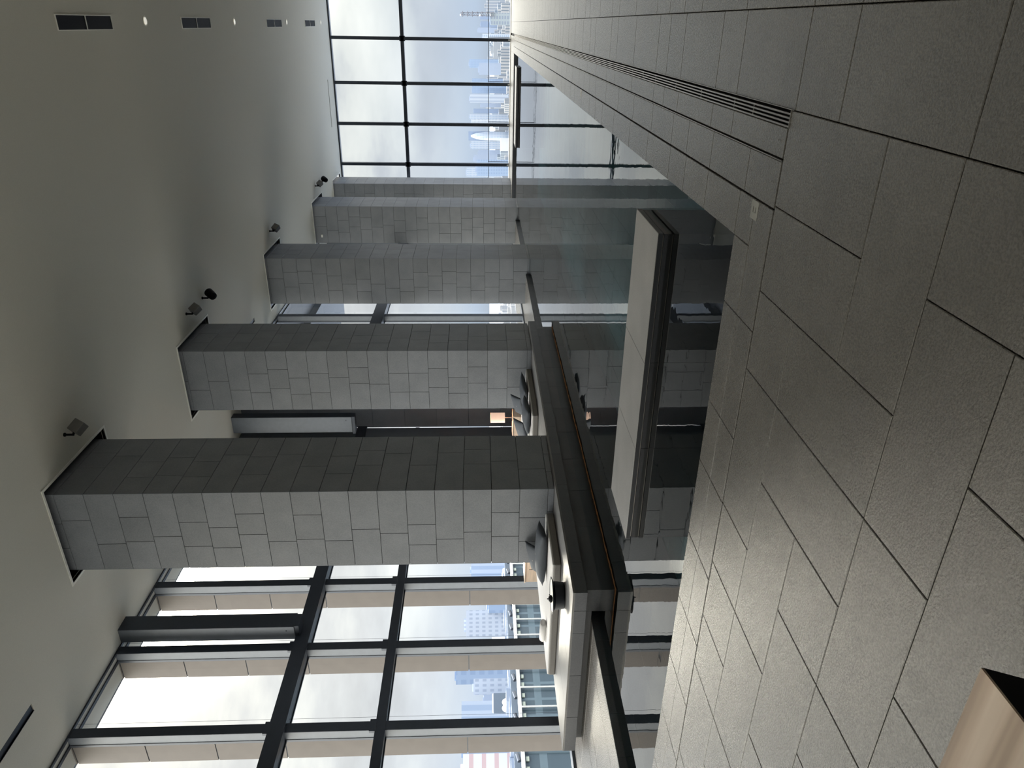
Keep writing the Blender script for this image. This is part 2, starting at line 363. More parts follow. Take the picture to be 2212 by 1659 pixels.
# the depth marker plaques
def marker(y, lab, bright):
    t = empty('depth_marker', (-0.945, y, 0.0)); tag(t, lab, 'depth marker')
    MB().box(-0.053, 0.053, -0.055, 0.055, -0.002, 0.0012).build('plate', PLAQ if not bright else TRAYL, t)  # farther plate gets a paler colour to stand in for its reflection
    cu = bpy.data.curves.new('digits', 'FONT'); cu.body = '1.1'; cu.size = 0.05; cu.align_x = 'CENTER'; cu.align_y = 'CENTER'; cu.extrude = 0.0004
    tmp = bpy.data.objects.new('tmp', cu); COL.objects.link(tmp); dg = bpy.context.evaluated_depsgraph_get()
    me = bpy.data.meshes.new_from_object(tmp.evaluated_get(dg)); bpy.data.objects.remove(tmp)
    o = bpy.data.objects.new('digits', me); COL.objects.link(o); o.parent = t; o.location = (0, 0, 0.0016); o.rotation_euler = (0, 0, -math.pi/2)
    me.materials.clear(); me.materials.append(BLACK)
marker(4.145, 'small square depth plaque reading 1.1 in the nearest pool coping', False)
marker(12.08, 'small pale depth plaque farther along the pool coping, its glint painted white', True)

# ------------------------------------------------------------------ pool
mb = MB()
def wallx(x, y0, y1, z0, z1, sgn, w=0.6, h=0.30, t=0.03):
    z = z1
    while z > z0+0.01:
        zz = max(z0, z-h); y = y0
        while y < y1-0.01:
            yy = min(y1, y+w); mb.box(min(x, x+sgn*t), max(x, x+sgn*t), y+0.002, yy-0.002, zz+0.002, z-0.002); y = yy
        z = zz
def wally(y, x0, x1, z0, z1, sgn, w=0.6, h=0.30, t=0.03):
    z = z1
    while z > z0+0.01:
        zz = max(z0, z-h); x = x0
        while x < x1-0.01:
            xx = min(x1, x+w); mb.box(x+0.002, xx-0.002, min(y, y+sgn*t), max(y, y+sgn*t), zz+0.002, z-0.002); x = xx
        z = zz
wallx(PX1, PY0, PY1, -1.25, -0.031, 1)
wally(PY0, PX0, PX1, -1.25, -0.031, -1)
y = PY0
while y < PY1-0.05:
    yy = min(PY1, y+0.6); x = PX0
    while x < PX1-0.05:
        xx = min(PX1, x+0.6); mb.box(x+0.003, xx-0.003, y+0.003, yy-0.003, -1.28, -1.25); x = xx
    y = yy
pool = struct(mb.build('pool_basin', POOLST))
mb = MB(); wallx(PX0, PY0, PY1, -1.25, -0.001, -1); wally(PY1, PX0, PX1, -1.25, -0.001, 1); mb.build('side_wall', DARKST, pool)
MB().box(PX0-0.2, PX1+0.2, PY0-0.2, PY1+0.2, -1.5, -1.281).box(PX0-0.2, PX0-0.031, PY0-0.2, PY1+0.2, -1.3, -0.31).box(PX1+0.031, PX1+0.2, PY0-0.2, PY1+0.2, -1.3, -0.31).box(PX0, PX1, PY0-0.2, PY0-0.031, -1.3, -0.31).box(PX0, PX1, PY1+0.031, PY1+0.2, -1.3, -0.31).build('backing', GROUT, pool)
# ledge inside the pool along the right side
MB().box(-1.9, PX1, PY0, PY1, -1.25, -0.95).build('inner_step', POOLST, pool)
me = bpy.data.meshes.new('pool_water'); wp = [(PX0, PY0), (PX1, PY0), (PX1, PY1), (PX0, PY1)]
for a_, b_ in reversed(PIL[2:4]): wp += [(PX0, b_), (PXR, b_), (PXR, a_), (PX0, a_)]
wp += [(PX0, 17.85), (-7.2, 17.85), (-7.2, 7.84), (PX0, 7.84)]
me.from_pydata([(x_, y_, WL) for x_, y_ in wp], [], [tuple(range(len(wp)))]); me.materials.append(WATER)
wat = bpy.data.objects.new('pool_water', me); COL.objects.link(wat); wat['kind'] = 'stuff'; tag(wat, 'still dark teal water filling the long pool, mirroring the windows', 'water')
# islands in the water
def island(x0, x1, y0, y1, lab, cuts):
    t = empty('pool_bench', ((x0+x1)/2, (y0+y1)/2, 0)); tag(t, lab, 'bench', 'stone benches standing in the pool')
    w, d = (x1-x0)/2, (y1-y0)/2
    mb = MB(); c = [-w]+[w*q for q in cuts]+[w]
    for a, b in zip(c[:-1], c[1:]): mb.cham(a+0.0015, b-0.0015, -d, d, -0.006, 0.0, 0.003)
    mb.build('top_slab', ISLST, t)
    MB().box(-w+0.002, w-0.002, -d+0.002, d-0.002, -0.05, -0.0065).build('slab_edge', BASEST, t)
    mb = MB(); mb.box(-w+0.02, w-0.02, -d+0.02, d-0.02, -0.06, -0.051); mb.build('shadow_joint', STEEL, t)
    mb = MB()
    for a, b in zip(c[:-1], c[1:]): mb.box(a+0.002 if a > -w else a+0.01, b-0.002 if b < w else b-0.01, -d+0.01, d-0.01, -1.25, -0.062)
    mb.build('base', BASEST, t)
    return t
island(-5.08, -1.655, 6.33, 7.30, 'long low stone bench nearest the camera, its flat top just above the water', (-0.32, 0.25))
island(-4.86, -1.60, 33.0, 34.45, 'distant low stone bench in the water by the far end of the pool', (0.0,))

# ------------------------------------------------------------------ pillars
def pillar(y0, y1, zb, lab, i):
    t = empty('stone_pillar', ((PXL+PXR)/2, (y0+y1)/2, zb)); tag(t, lab, 'pillar', 'square stone pillars along the pool')
    w, d = (PXR-PXL)/2, (y1-y0)/2; rr = random.Random(20+i); mb = MB(); zt = 9.35-zb
    H = 0.4925; k = math.ceil((zb+0.065)/H); zs = [0.0]
    z = k*H-0.065-zb
    if z < 0.06: z += H
    while z < zt: zs.append(z); z += H
    zs.append(zt)
    th = 0.03
    for z0, z1 in zip(zs[:-1], zs[1:]):
        for face in range(4):
            L_ = w if face in (0, 2) else d; off = d if face in (0, 2) else w
            nsp = rr.choice([1, 2, 2]); cuts = sorted(rr.choice([[0.33], [-0.3], [0.0], [0.12], [-0.12]]) if nsp == 1 else rr.choice([[-0.4, 0.25], [-0.25, 0.4], [-0.45, 0.1], [-0.1, 0.45]]))
            c = [-L_]+[L_*q for q in cuts]+[L_]
            M = Matrix.Rotation(face*math.pi/2, 4, 'Z') @ Matrix.Translation((0, -off, 0)) @ Matrix.Rotation(math.pi/2, 4, 'X')
            for a, b in zip(c[:-1], c[1:]):
                mb.cham(a+0.0035, b-0.0035, z0+0.0035, z1-0.0035, -th, 0.0, 0.003, M)
    mb.build('cladding', PILL, t)
    MB().box(-w+0.02, w-0.02, -d+0.02, d-0.02, 0, zt).build('core', GROUT, t)
    mb = MB()
    for sx in (-1, 1):
        for sy in (-1, 1): mb.box(sx*w-0.006 if sx > 0 else sx*w, sx*w if sx > 0 else sx*w+0.006, sy*d-0.006 if sy > 0 else sy*d, sy*d if sy > 0 else sy*d+0.006, 0.0, zt)
    mb.build('corner_bead', FRAMEL, t)
    return t
labs = ['nearest and largest grey stone pillar, rising from the platform behind the mattress with one dark tray beside it',
        'second grey stone pillar from the camera, behind the mattress with four dark cushions',
        'third grey stone pillar, standing in the water just past the end of the daybed platform',
        'fourth grey stone pillar, standing in the water, half hidden by the third',
        'farthest stone pillar, on the deck beside the end window']
for i, ((y0, y1), zb) in enumerate(zip(PIL, (0.322, 0.322, -1.25, -1.25, 0.001))): pillar(y0, y1, zb, labs[i], i)
s_ = MB().box(-0.06, 0.06, -0.02, 0.02, -0.035, 0.035).build('sensor_box', TRIM, None, bevel=0.006); s_.location = (-8.5, 31.82, 8.55)
tag(s_, 'tiny white sensor box high on the fourth pillar near the ceiling', 'sensor')

# ------------------------------------------------------------------ ceiling
gp = 0.16
holes = [(PXL-gp, PXR+gp, a-gp, b+gp) for a, b in PIL]
vents = [(-0.20, 0.03, a, b) for a, b in ((14.16, 16.23), (20.0, 22.1), (27.9, 30.0), (34.0, 36.0))]
slots = [(-10.03, -9.88, 1.5, 8.40), (-4.65, -2.50, 37.75, 37.87), (-8.66+0.0, -8.54, 19.9, 22.0)]
cuts_ = holes+slots
xs = sorted(set([-11.9, FX2-0.05, RX]+[h[0] for h in cuts_]+[h[1] for h in cuts_])); ys = sorted(set([BY, RY, GY+0.1]+[h[2] for h in cuts_]+[h[3] for h in cuts_]))
mb = MB()
for a, b in zip(xs[:-1], xs[1:]):
    for c, d in zip(ys[:-1], ys[1:]):
        mx_, my_ = (a+b)/2, (c+d)/2
        if any(h[0] < mx_ < h[1] and h[2] < my_ < h[3] for h in cuts_): continue
        if mx_ < FX2-0.05 and my_ > RY: continue
        mb.box(a, b, c, d, CZ, CZ+0.05)
# weld the cells so no seam shows
me = bpy.data.meshes.new('ceiling'); me.from_pydata(mb.v, [], mb.f); bm = bmesh.new(); bm.from_mesh(me)
bmesh.ops.remove_doubles(bm, verts=bm.verts, dist=0.0005)
dup = {}
for f in bm.faces: dup.setdefault(tuple(sorted(v.index for v in f.verts)), []).append(f)
bmesh.ops.delete(bm, geom=[f for fs in dup.values() if len(fs) > 1 for f in fs], context='FACES')
bmesh.ops.recalc_face_normals(bm, faces=bm.faces); bm.to_mesh(me); bm.free(); me.materials.append(CEIL)
ceiling = struct(bpy.data.objects.new('ceiling', me)); COL.objects.link(ceiling)
MB().box(-12.0, RX+0.3, BY-0.3, GY+0.3, 9.4, 9.5).box(-12.0, -11.9, BY-0.3, RY, CZ+0.03, 9.4).build('upper_slab', DARKST, ceiling)
mb = MB()
for (a, b, c, d) in holes:
    w = 0.045
    mb.box(a-w, b+w, c-w, c, CZ-0.012, CZ+0.06).box(a-w, b+w, d, d+w, CZ-0.012, CZ+0.06).box(a-w, a, c, d, CZ-0.012, CZ+0.06).box(b, b+w, c, d, CZ-0.012, CZ+0.06)
mb.build('reveal_trim', TRIM, ceiling)
mb = MB()
for (a, b, c, d) in slots: mb.box(a, b, c, d, CZ+0.02, CZ+0.06); mb.box(a-0.008, a, c, d, CZ-0.004, CZ+0.03)
mb.build('slot_diffuser', FRAME, ceiling)

vlab = ['nearest of the four dark ceiling air grilles, the largest in view', 'second dark ceiling air grille from the camera', 'third dark ceiling air grille from the camera', 'farthest dark ceiling air grille, closest to the end window']
for (a, b, c, d), lb in zip(vents, vlab):
    t = empty('ceiling_vent', ((a+b)/2, (c+d)/2, CZ)); tag(t, lb, 'air vent', 'paired air grilles in the ceiling')
    w, l_ = (b-a)/2, (d-c)/2
    MB().box(-w, w, -l_, l_, -0.004, 0.0).build('backing', BLACK, t)
    mb = MB(); e = 0.014
    mb.box(-w-e, -w, -l_-e, l_+e, -0.016, 0).box(w, w+e, -l_-e, l_+e, -0.016, 0).box(-w, w, -l_-e, -l_, -0.016, 0).box(-w, w, l_, l_+e, -0.016, 0).box(-w, w, -0.012, 0.012, -0.016, 0)
    mb.build('frame', TRIM, t)
    mb = MB()
    for k in range(10):
        x = -w+(k+0.5)*2*w/10; mb.box(x-0.002, x+0.002, -l_, l_, -0.012, -0.004)
    mb.build('slats', BLACK, t)
llab = ['nearest round white downlight, between the first two ceiling grilles', 'second round downlight, past the second ceiling grille', 'third round downlight, past the third ceiling grille', 'farthest round downlight, next to the end window']
for y, lb in zip((17.86, 24.27, 30.8, 37.4), llab):
    t = empty('ceiling_light', (-0.05, y, CZ)); tag(t, lb, 'ceiling light', 'round downlights in the ceiling')
    MB().lathe([(0.075, -0.002), (0.10, -0.012), (0.108, -0.006), (0.108, 0.0)], 0, 0, 28, cap=True).build('rim', TRIM, t, smooth=False)
    MB().lathe([(0.07, -0.016), (0.074, -0.006)], 0, 0, 24).build('lens', LAMP, t)

def spot(x, y, rz, tilt, lab, round_=False):
    t = empty('ceiling_spotlight', (x, y, CZ), rz); tag(t, lab, 'spotlight', 'small grey spotlights on the ceiling')
    MB().lathe([(0.035, -0.02), (0.035, 0.0)], 0, 0, 16).build('mount', BLACK, t)
    MB().box(-0.015, 0.015, -0.015, 0.015, -0.16, -0.01).box(-0.015, 0.10, -0.012, 0.012, -0.17, -0.14).build('arm', BLACK, t)
    M = Matrix.Translation((0.14, 0, -0.20)) @ Matrix.Rotation(tilt, 4, 'Y')
    if round_: MB().lathe([(0.05, -0.13), (0.10, -0.11), (0.115, 0.0), (0.115, 0.13), (0.10, 0.135)], 0, 0, 24, M).build('head', BLACK, t)
    else: MB().box(-0.11, 0.11, -0.09, 0.09, -0.10, 0.10, M).build('head', SPK, t, bevel=0.012)
    M2 = M @ Matrix.Translation((0.05, 0, 0.135 if round_ else 0.10))
    MB().lathe([(0.012, 0.0), (0.012, 0.008)], 0, 0, 10, M2).build('indicator', TRIM, t)
spot(-6.5, 11.15, 0.9, 0.5, 'nearest small grey spotlight, beside the corner of the largest pillar')
spot(-6.5, 17.0, 0.9, 0.6, 'square grey spotlight next to the second pillar, the nearer of a pair')
spot(-6.5, 18.15, 1.2, 0.8, 'rounded black spotlight just past the second pillar, the farther of a pair', True)
spot(-6.5, 24.95, 0.9, 0.5, 'square grey spotlight beside the third pillar')
spot(-6.5, 32.7, 0.9, 0.6, 'grey spotlight beside the fourth pillar, the nearer of two')
spot(-6.5, 33.8, 1.2, 0.8, 'grey spotlight past the fourth pillar, the farther of two', True)

# ------------------------------------------------------------------ walls outside the view
mb = MB(); z = 0
while z < CZ-0.01:
    zz = min(CZ, z+0.9); y = BY
    while y < GY-0.01: yy = min(GY, y+1.2); mb.box(RX, RX+0.1, y+0.002, yy-0.002, z+0.002, zz-0.002); y = yy
    z = zz
wr = struct(mb.build('wall_right', WALLP)); MB().box(RX+0.05, RX+0.3, BY, GY, 0, 9.4).build('backing', GROUT, wr)
wb = struct(MB().box(-12, RX+0.3, BY-0.2, BY, -0.3, 9.4).build('wall_back', WALLP))
# return wall in grey panels, where the facade steps in behind the pillars
mb = MB(); z = 0
while z < CZ-0.01:
    zz = min(CZ, z+0.98); mb.cham(-0.0, 1.68, z+0.005, zz-0.005, -0.03, 0.0, 0.003, Matrix.Translation((-11.17, RY, 0)) @ Matrix.Rotation(math.pi/2, 4, 'X')); z = zz
MB().box(-11.29, -11.20, 18.40, RY-0.035, 0.0, 9.0).build('jamb_panel', FRAMEL, None)['kind'] = 'structure'
bpy.data.objects['jamb_panel'].name = 'trim_1'
wret = struct(mb.build('wall_return', PILL)); MB().box(-11.2, FX2+0.01, RY+0.01, RY+0.3, 0, 9.4).build('backing', FRAMEL, wret)

# ------------------------------------------------------------------ windows
def curtain(name, x, ys, y0, y1, wid, fins=True, t1=(5.08, 5.36), t2=(3.32, 3.50), side=0.18):
    w = struct(empty(name, (x, y0, 0)))
    def P(mb, nm, m, **k):
        o = mb.build(nm, m, w, **k); o.location = (-x, -y0, 0); return o
    me = bpy.data.meshes.new('glass_pane'); me.from_pydata([(x-0.2, y0, 0.05), (x-0.2, y1, 0.05), (x-0.2, y1, 9.2), (x-0.2, y0, 9.2)], [], [(0, 1, 2, 3)]); me.materials.append(GLASS)
    o = bpy.data.objects.new('glass_pane', me); COL.objects.link(o); o.parent = w; o.location = (-x, -y0, 0)
    for y in ys:
        P(MB().box(x, x+0.012, y-wid/2, y+wid/2, 0.0, 9.0), 'mullion_face', FRAME)
        P(MB().box(x-side, x, y-wid/2+0.004, y+wid/2-0.004, 0.0, 9.0), 'mullion', FRAMEL)  # sides coloured greyer than the face, for the light they catch
        mb = MB(); mb.box(x-side-0.05, x-side, y-wid/2-0.004, y+wid/2, 0.0, 9.0); P(mb, 'gasket', FRAME)
        for z in ((5.36, 3.50) if t2 else (5.36,)): P(MB().box(x-0.02, x+0.03, y-wid/2-0.03, y+wid/2+0.03, z-0.02, z+0.10), 'bracket', FRAME)
        P(MB().tube((x-0.08, y+wid/2+0.16, 0.1), (x-0.08, y+wid/2+0.16, 9.0), 0.0025, 5), 'blind_cable', FRAMEL)
        if fins:
            P(MB().box(x-0.665, x-side-0.07, y-wid/2+0.025, y+wid/2-0.035, -1.5, 10.0), 'fin_core', FRAME)
            zz = [-1.5, 1.86, 5.10, 6.33, 7.55, 8.8, 10.0]
            for a, b in zip(zz[:-1], zz[1:]):
                P(MB().box(x-0.68, x-side-0.06, y-wid/2+0.01, y+wid/2-0.02, a+0.01, b-0.01), 'exterior_fin', FIN)
    for (a, b), d in ([(t1, 0.10)]+([(t2, 0.02)] if t2 else [])):
        P(MB().box(x-0.02, x+d, y0, y1, a, b), 'transom', FRAME)
        P(MB().box(x-0.20, x-0.02, y0, y1, a+0.01, b-0.01), 'transom_web', FRAMEL)
        P(MB().box(x-0.24, x-0.20, y0, y1, a-0.01, b+0.01), 'transom_cap', FRAME)
    P(MB().box(x-0.03, x+0.02, y0, y1, CZ-0.03, CZ+0.04), 'head_frame', FRAME)
    P(MB().box(x-0.16, x-0.06, y0, y1, CZ+0.02, CZ+0.06), 'head_channel', PALEFR)
    P(MB().box(x-0.24, x-0.17, y0, y1, CZ-0.02, CZ+0.3), 'head_cap', FRAME)
    P(MB().box(x-0.25, x+0.0, y0, y1, -0.1, 0.05), 'sill', FRAMEL)
    return w
curtain('window_1', FX, [-2.3, -0.45, 1.4, 3.28, 5.15, 7.03, 8.90, 10.78, 12.65, 14.52, 16.4, 18.27, 19.40], BY, RY, 0.19)
curtain('window_2', FX2, [21.0, 22.9, 24.55, 26.6, 28.5, 30.4, 32.3, 34.2, 36.1, 38.0], RY+0.3, GY, 0.22, fins=False, t1=(5.02, 5.42), t2=None)
# end window, across the hall
w3 = struct(empty('window_3', (0, GY, 0)))
def P3(mb, nm, m): o = mb.build(nm, m, w3); o.location = (0, -GY, 0); return o
me = bpy.data.meshes.new('glass_pane'); me.from_pydata([(FX2, GY+0.1, 0.02), (RX, GY+0.1, 0.02), (RX, GY+0.1, 9.0), (FX2, GY+0.1, 9.0)], [], [(0, 1, 2, 3)]); me.materials.append(GLASS)
o = bpy.data.objects.new('glass_pane', me); COL.objects.link(o); o.parent = w3; o.location = (0, -GY, 0)
MX = [3.28, 1.30, -0.69, -2.72, -4.66, -6.66, -8.6]
for x in MX:
    P3(MB().box(x-0.075, x+0.075, GY-0.02, GY+0.2, 0.03, 9.0), 'mullion', FRAME)
    P3(MB().box(x-0.12, x+0.12, GY-0.03, GY+0.0, 5.18, 5.46), 'bracket', FRAME)
    P3(MB().box(x-0.03, x+0.03, GY-0.05, GY-0.02, 0.03, 0.13), 'foot', PALEFR)
P3(MB().box(FX2, RX, GY-0.03, GY+0.2, 5.24, 5.41), 'transom', FRAME)
P3(MB().box(FX2, RX, GY-0.06, GY+0.2, CZ-0.07, CZ+0.1), 'head_frame', FRAME)
P3(MB().box(FX2, RX, GY-0.12, GY+0.3, -0.1, 0.035), 'sill', PALEFR)
for xa, xb in zip(MX[1:], MX[:-1]):
    P3(MB().box(xa+0.08, xb-0.08, GY+0.30, GY+0.33, 1.085, 1.115), 'rail', FRAME)
    P3(MB().box(xa+0.10, xa+0.125, GY+0.30, GY+0.325, 0.0, 1.10), 'rail_post', FRAME)

# boxed columns hanging from the ceiling onto the transom
def hang(x0, x1, y0, y1, lab):
    t = empty('hanging_box_column', ((x0+x1)/2, (y0+y1)/2, 5.37)); tag(t, lab, 'column', 'boxed columns over the window transom')
    w, d = (x1-x0)/2, (y1-y0)/2
    MB().box(-w, w-0.004, -d, d, 0.0, 3.5).build('casing', FRAMEL, t, bevel=0.004)
    MB().box(w-0.004, w+0.002, -d, d, 0.0, 3.5).build('dark_face', FRAME, t)
    MB().box(-w-0.06, w, -d+0.02, d-0.02, -0.09, 0.0).build('shoe', FRAME, t)
    MB().lathe([(0.012, 0), (0.012, 0.004)], 0, 0, 10, Matrix.Translation((w-0.10, -d, 0.16)) @ Matrix.Rotation(math.pi/2, 4, 'X')).build('screw', BLACK, t)
hang(-11.23, -10.90, 10.97, 11.35, 'boxed grey column hanging from the ceiling onto the transom of the near window')
hang(-10.85, -10.34, 18.62, 18.88, 'boxed column hanging from the ceiling in the gap between the two nearest pillars')

# ------------------------------------------------------------------ daybed platform
pt = empty('daybed_platform', (-8.73, 7.66, 0)); tag(pt, 'long raised grey stone platform along the pool, carrying the mattresses and two pillars', 'platform')
def PP(mb, nm, m, **k): o = mb.build(nm, m, pt, **k); o.location = (8.73, -7.66, 0); return o
ends = [7.66, 8.3, 9.3, 10.3, 11.3, 12.3, 13.3, 14.3, 15.3, 16.3, 17.2, 17.95]
bx = [-10.38, -9.4, -8.5, -7.55, -7.08]
def sub(mb, x0, x1, y0, y1, z0, z1):   # top tiles, leaving the pillars' footprints whole
    mb.cham(x0+0.0015, x1-0.0015, y0+0.0015, y1-0.0015, z0, z1, 0.002)
mb = MB()
xx = [-10.38, -9.6, PXL-0.0, -8.2, -7.55, -7.08]
for a, b in zip(ends[:-1], ends[1:]):
    for p, q in zip(bx[:-1], bx[1:]): sub(mb, p, q, a, b, 0.29, 0.32)
PP(mb, 'top', SLAB)
mb = MB()
for a, b in zip(ends[:-1], ends[1:]): mb.cham(a+0.0015, b-0.0015, 0.115, 0.289, -0.03, 0.0, 0.002, Matrix.Translation((-7.08, 0, 0)) @ Matrix.Rotation(math.pi/2, 4, 'Z') @ Matrix.Rotation(math.pi/2, 4, 'X'))
fx = [-10.38, -9.6, -8.7, -7.85, -7.42, -7.08]
for a, b in zip(fx[:-1], fx[1:]): mb.cham(a+0.0015, b-0.0015, 0.115, 0.289, -0.03, 0.0, 0.002, Matrix.Translation((0, 7.66, 0)) @ Matrix.Rotation(math.pi/2, 4, 'X'))
PP(mb, 'fascia', DARKST)
PP(MB().box(-10.36, -7.115, 7.695, 17.93, 0.12, 0.289), 'core', GROUT)
mb = MB(); 
yy_ = [7.84]+ends[2:]
for a, b in zip(yy_[:-1], yy_[1:]): mb.box(-7.6, -7.20, a+0.002, min(b, 17.85)-0.002, -1.25, 0.118)
mb.box(-10.3, -7.6, 7.84, 8.2, 0.001, 0.118)
PP(mb, 'plinth', DARKST)
PP(MB().box(-7.195, -7.175, 7.82, 17.8, 0.108, 0.119).box(-10.0, -7.2, 7.82, 7.835, 0.108, 0.119), 'light_strip', LEDM)

# mattresses
def mattress(y0, ym, y1, lab, nm_group):
    ox, oy = -8.9, (y0+y1)/2
    t = empty('mattress', (ox, oy, 0.322)); tag(t, lab, 'mattress', 'daybed mattresses on the platform')
    x0, x1 = -10.15, -7.68; xm = PXL-0.06
    pts = [(x0-ox, y0-oy), (x1-ox, y0-oy), (x1-ox, ym-oy), (xm-ox, ym-oy), (xm-ox, y1-oy), (x0-ox, y1-oy)]
    MB().prism(pts, 0.0, 0.115).build('body', MATTS, t, bevel=0.02, seg=3)
    MB().prism([(x+(0.008 if x < 0 else -0.008), y+(0.008 if y < 0 else -0.008)) for x, y in pts], 0.1, 0.14).build('top_sheet', MATT, t, bevel=0.03, seg=3)
mattress(8.96, 10.31, 11.72, 'white topped grey mattress nearest the camera, with the tray and towel', None)
mattress(13.85, 16.25, 17.6, 'grey mattress farther along the platform, against the second pillar', None)

def cushion(loc, size, rot, lab):
    """a knife-edge cushion: pinched corners, full middle"""
    n = 14; w, h, d = size; V = []; F = []
    for s in (1, -1):
        for j in range(n+1):
            for i in range(n+1):
                a = 2*i/n-1; b = 2*j/n-1
                px = 1-0.10*(1-abs(a)**2)*(abs(b)**3); 
                t_ = ((1-a*a)*(1-b*b))**0.42
                wr_ = 0.03*math.sin(9*a+3*b)*t_*(abs(b))
                V.append((a*w/2*(1-0.10*(1-b*b)**0.0*(1-abs(b))*0.0-0.08*(1-abs(a))*abs(b)*0), b*h/2*(1-0.10*(1-a*a)), s*(d/2*t_+wr_*d)))
    q = (n+1)*(n+1)
    for s in (0, 1):
        for j in range(n):
            for i in range(n):
                a = s*q+j*(n+1)+i; f = (a, a+1, a+n+2, a+n+1); F.append(f if s == 0 else f[::-1])
    me = bpy.data.meshes.new('cushion'); me.from_pydata(V, [], F)
    bm = bmesh.new(); bm.from_mesh(me); bmesh.ops.remove_doubles(bm, verts=bm.verts, dist=0.001); bmesh.ops.recalc_face_normals(bm, faces=bm.faces); bm.to_mesh(me); bm.free()
    for p in me.polygons: p.use_smooth = True
    me.materials.append(CUSH)
    o = bpy.data.objects.new('cushion', me); COL.objects.link(o); o.location = loc; o.rotation_euler = rot
    tag(o, lab, 'cushion', 'dark cushions on the mattresses')
    MB().lathe([(0.018, 0.0), (0.014, 0.006)], 0, 0, 12, Matrix.Translation((0, 0, d/2-0.004))).build('button', MATTS, o)
    return o
rad = math.radians
cushion((-8.20, 9.86, 0.562), (1.06, 0.46, 0.20), (rad(7), 0, rad(2)), 'large dark grey cushion lying low on the near mattress')
cushion((-8.56, 10.14, 0.635), (0.62, 0.40, 0.12), (rad(34), rad(-12), rad(6)), 'dark cushion propped behind the large one against the nearest pillar')
cushion((-7.98, 15.55, 0.55), (0.60, 1.0, 0.17), (rad(3), 0, rad(-4)), 'dark cushion on the far mattress, the one closest to the second pillar')
cushion((-8.42, 15.70, 0.66), (0.50, 0.62, 0.12), (rad(24), rad(-16), rad(8)), 'dark cushion standing up behind its pair, against the second pillar')
cushion((-7.99, 14.45, 0.55), (0.60, 0.95, 0.18), (rad(3), 0, rad(3)), 'dark cushion at the near edge of the far mattress')
cushion((-8.45, 14.55, 0.655), (0.50, 0.60, 0.12), (rad(22), rad(-16), rad(10)), 'dark cushion tipped up behind the near edge cushion of the far mattress')

# rolled towel
V = MB(); prof = []
for k in range(9):
    a = math.pi*k/8-math.pi/2; prof.append((0.055+0.035*max(0, math.cos(a))**0.5, 0.21*math.sin(a)))
tw = MB()
M = Matrix.Rotation(math.pi/2, 4, 'Y')
for (r, off) in ((0.068, 0),):
    tw.lathe([(0.01, -0.215), (r*0.8, -0.213), (r, -0.20), (r*1.02, 0.0), (r, 0.20), (r*0.8, 0.213), (0.01, 0.215)], 0, 0, 28, M)
tv = [(x, y*1.25, z*0.85) for x, y, z in tw.v]; tw.v = tv
o = tw.build('rolled_towel', TOWEL, None, smooth=True); o.location = (-9.56, 9.42, 0.322+0.14+0.056); o.rotation_euler = (0, 0, rad(-6))
tag(o, 'white rolled towel lying on the near mattress', 'towel')
tl = MB().box(-0.20, 0.20, -0.095, -0.045, -0.055, -0.045).build('loose_flap', TOWEL, o, bevel=0.004)

# round tray table with teapot
t = empty('tray_table', (-7.90, 8.50, 0.322)); tag(t, 'round dark tray table with a pale dished top, standing at the platform edge', 'table')
MB().lathe([(0.185, 0.0), (0.20, 0.01), (0.215, 0.15), (0.10, 0.155)], 0, 0, 40).build('base', TRAYD, t, smooth=False)
MB().lathe([(0.20, 0.155), (0.27, 0.185), (0.285, 0.192), (0.283, 0.197), (0.262, 0.190), (0.10, 0.172)], 0, 0, 48, cap=False).build('rim', TRAYD, t)
MB().lathe([(0.255, 0.1885), (0.01, 0.176)], 0, 0, 48, cap=False).build('dish', TRAYL, t)
t2 = empty('teapot', (-7.93, 8.46, 0.322+0.178)); tag(t2, 'small black teapot on the round tray', 'teapot')
MB().lathe([(0.028, 0.0), (0.055, 0.015), (0.058, 0.03), (0.035, 0.058), (0.012, 0.066)], 0, 0, 24).build('body', BLACK, t2, smooth=True)
MB().lathe([(0.006, 0.064), (0.010, 0.078), (0.004, 0.088)], 0, 0, 12).build('lid_knob', BLACK, t2)
MB().tube((0.05, 0, 0.03), (0.085, 0, 0.055), 0.007).build('spout', BLACK, t2)

# nightstands and lamp
def stand(x0, y0, lab):
    t = empty('nightstand', (x0, y0, 0.322)); tag(t, lab, 'nightstand', 'pale wooden nightstands on the platform')
    w, d = 0.72, 0.45
    MB().box(0, w, 0, d, 0.0, 0.33).build('carcass', WOOD, t, bevel=0.003)
    MB().box(-0.015, w+0.015, -0.015, d+0.01, 0.34, 0.365).build('top', PALEFR if False else WOOD, t, bevel=0.004)
    MB().box(0.02, w-0.02, 0.02, d-0.02, 0.33, 0.34).build('shadow_gap', FRAMEL, t)
    dr_ = MB().box(0.012, w-0.012, -0.012, 0.0, 0.02, 0.30).build('drawer', WOOD, t, bevel=0.002)
    MB().box(w*0.48-0.007, w*0.48+0.007, -0.014, -0.011, 0.10, 0.27).build('slot_handle', BLACK, dr_)
    return t
stand(-10.58, 11.80, 'pale wooden nightstand behind the nearest pillar, against the city view')
stand(-10.60, 18.20-0.45, 'pale wooden nightstand with the lamp, in the gap between the first two pillars')
t = empty('table_lamp', (-10.05, 18.00, 0.322+0.366)); tag(t, 'table lamp with a warm pinkish drum shade on the far nightstand', 'lamp')
MB().box(-0.07, 0.07, -0.07, 0.07, 0.0, 0.015).build('base', FRAME, t, bevel=0.003)
MB().lathe([(0.008, 0.01), (0.008, 0.34)], 0, 0, 10).build('stem', STEEL, t)
MB().lathe([(0.145, 0.215), (0.145, 0.62)], 0, 0, 40, cap=False).build('lamp_shade', SHADE, t, smooth=True)
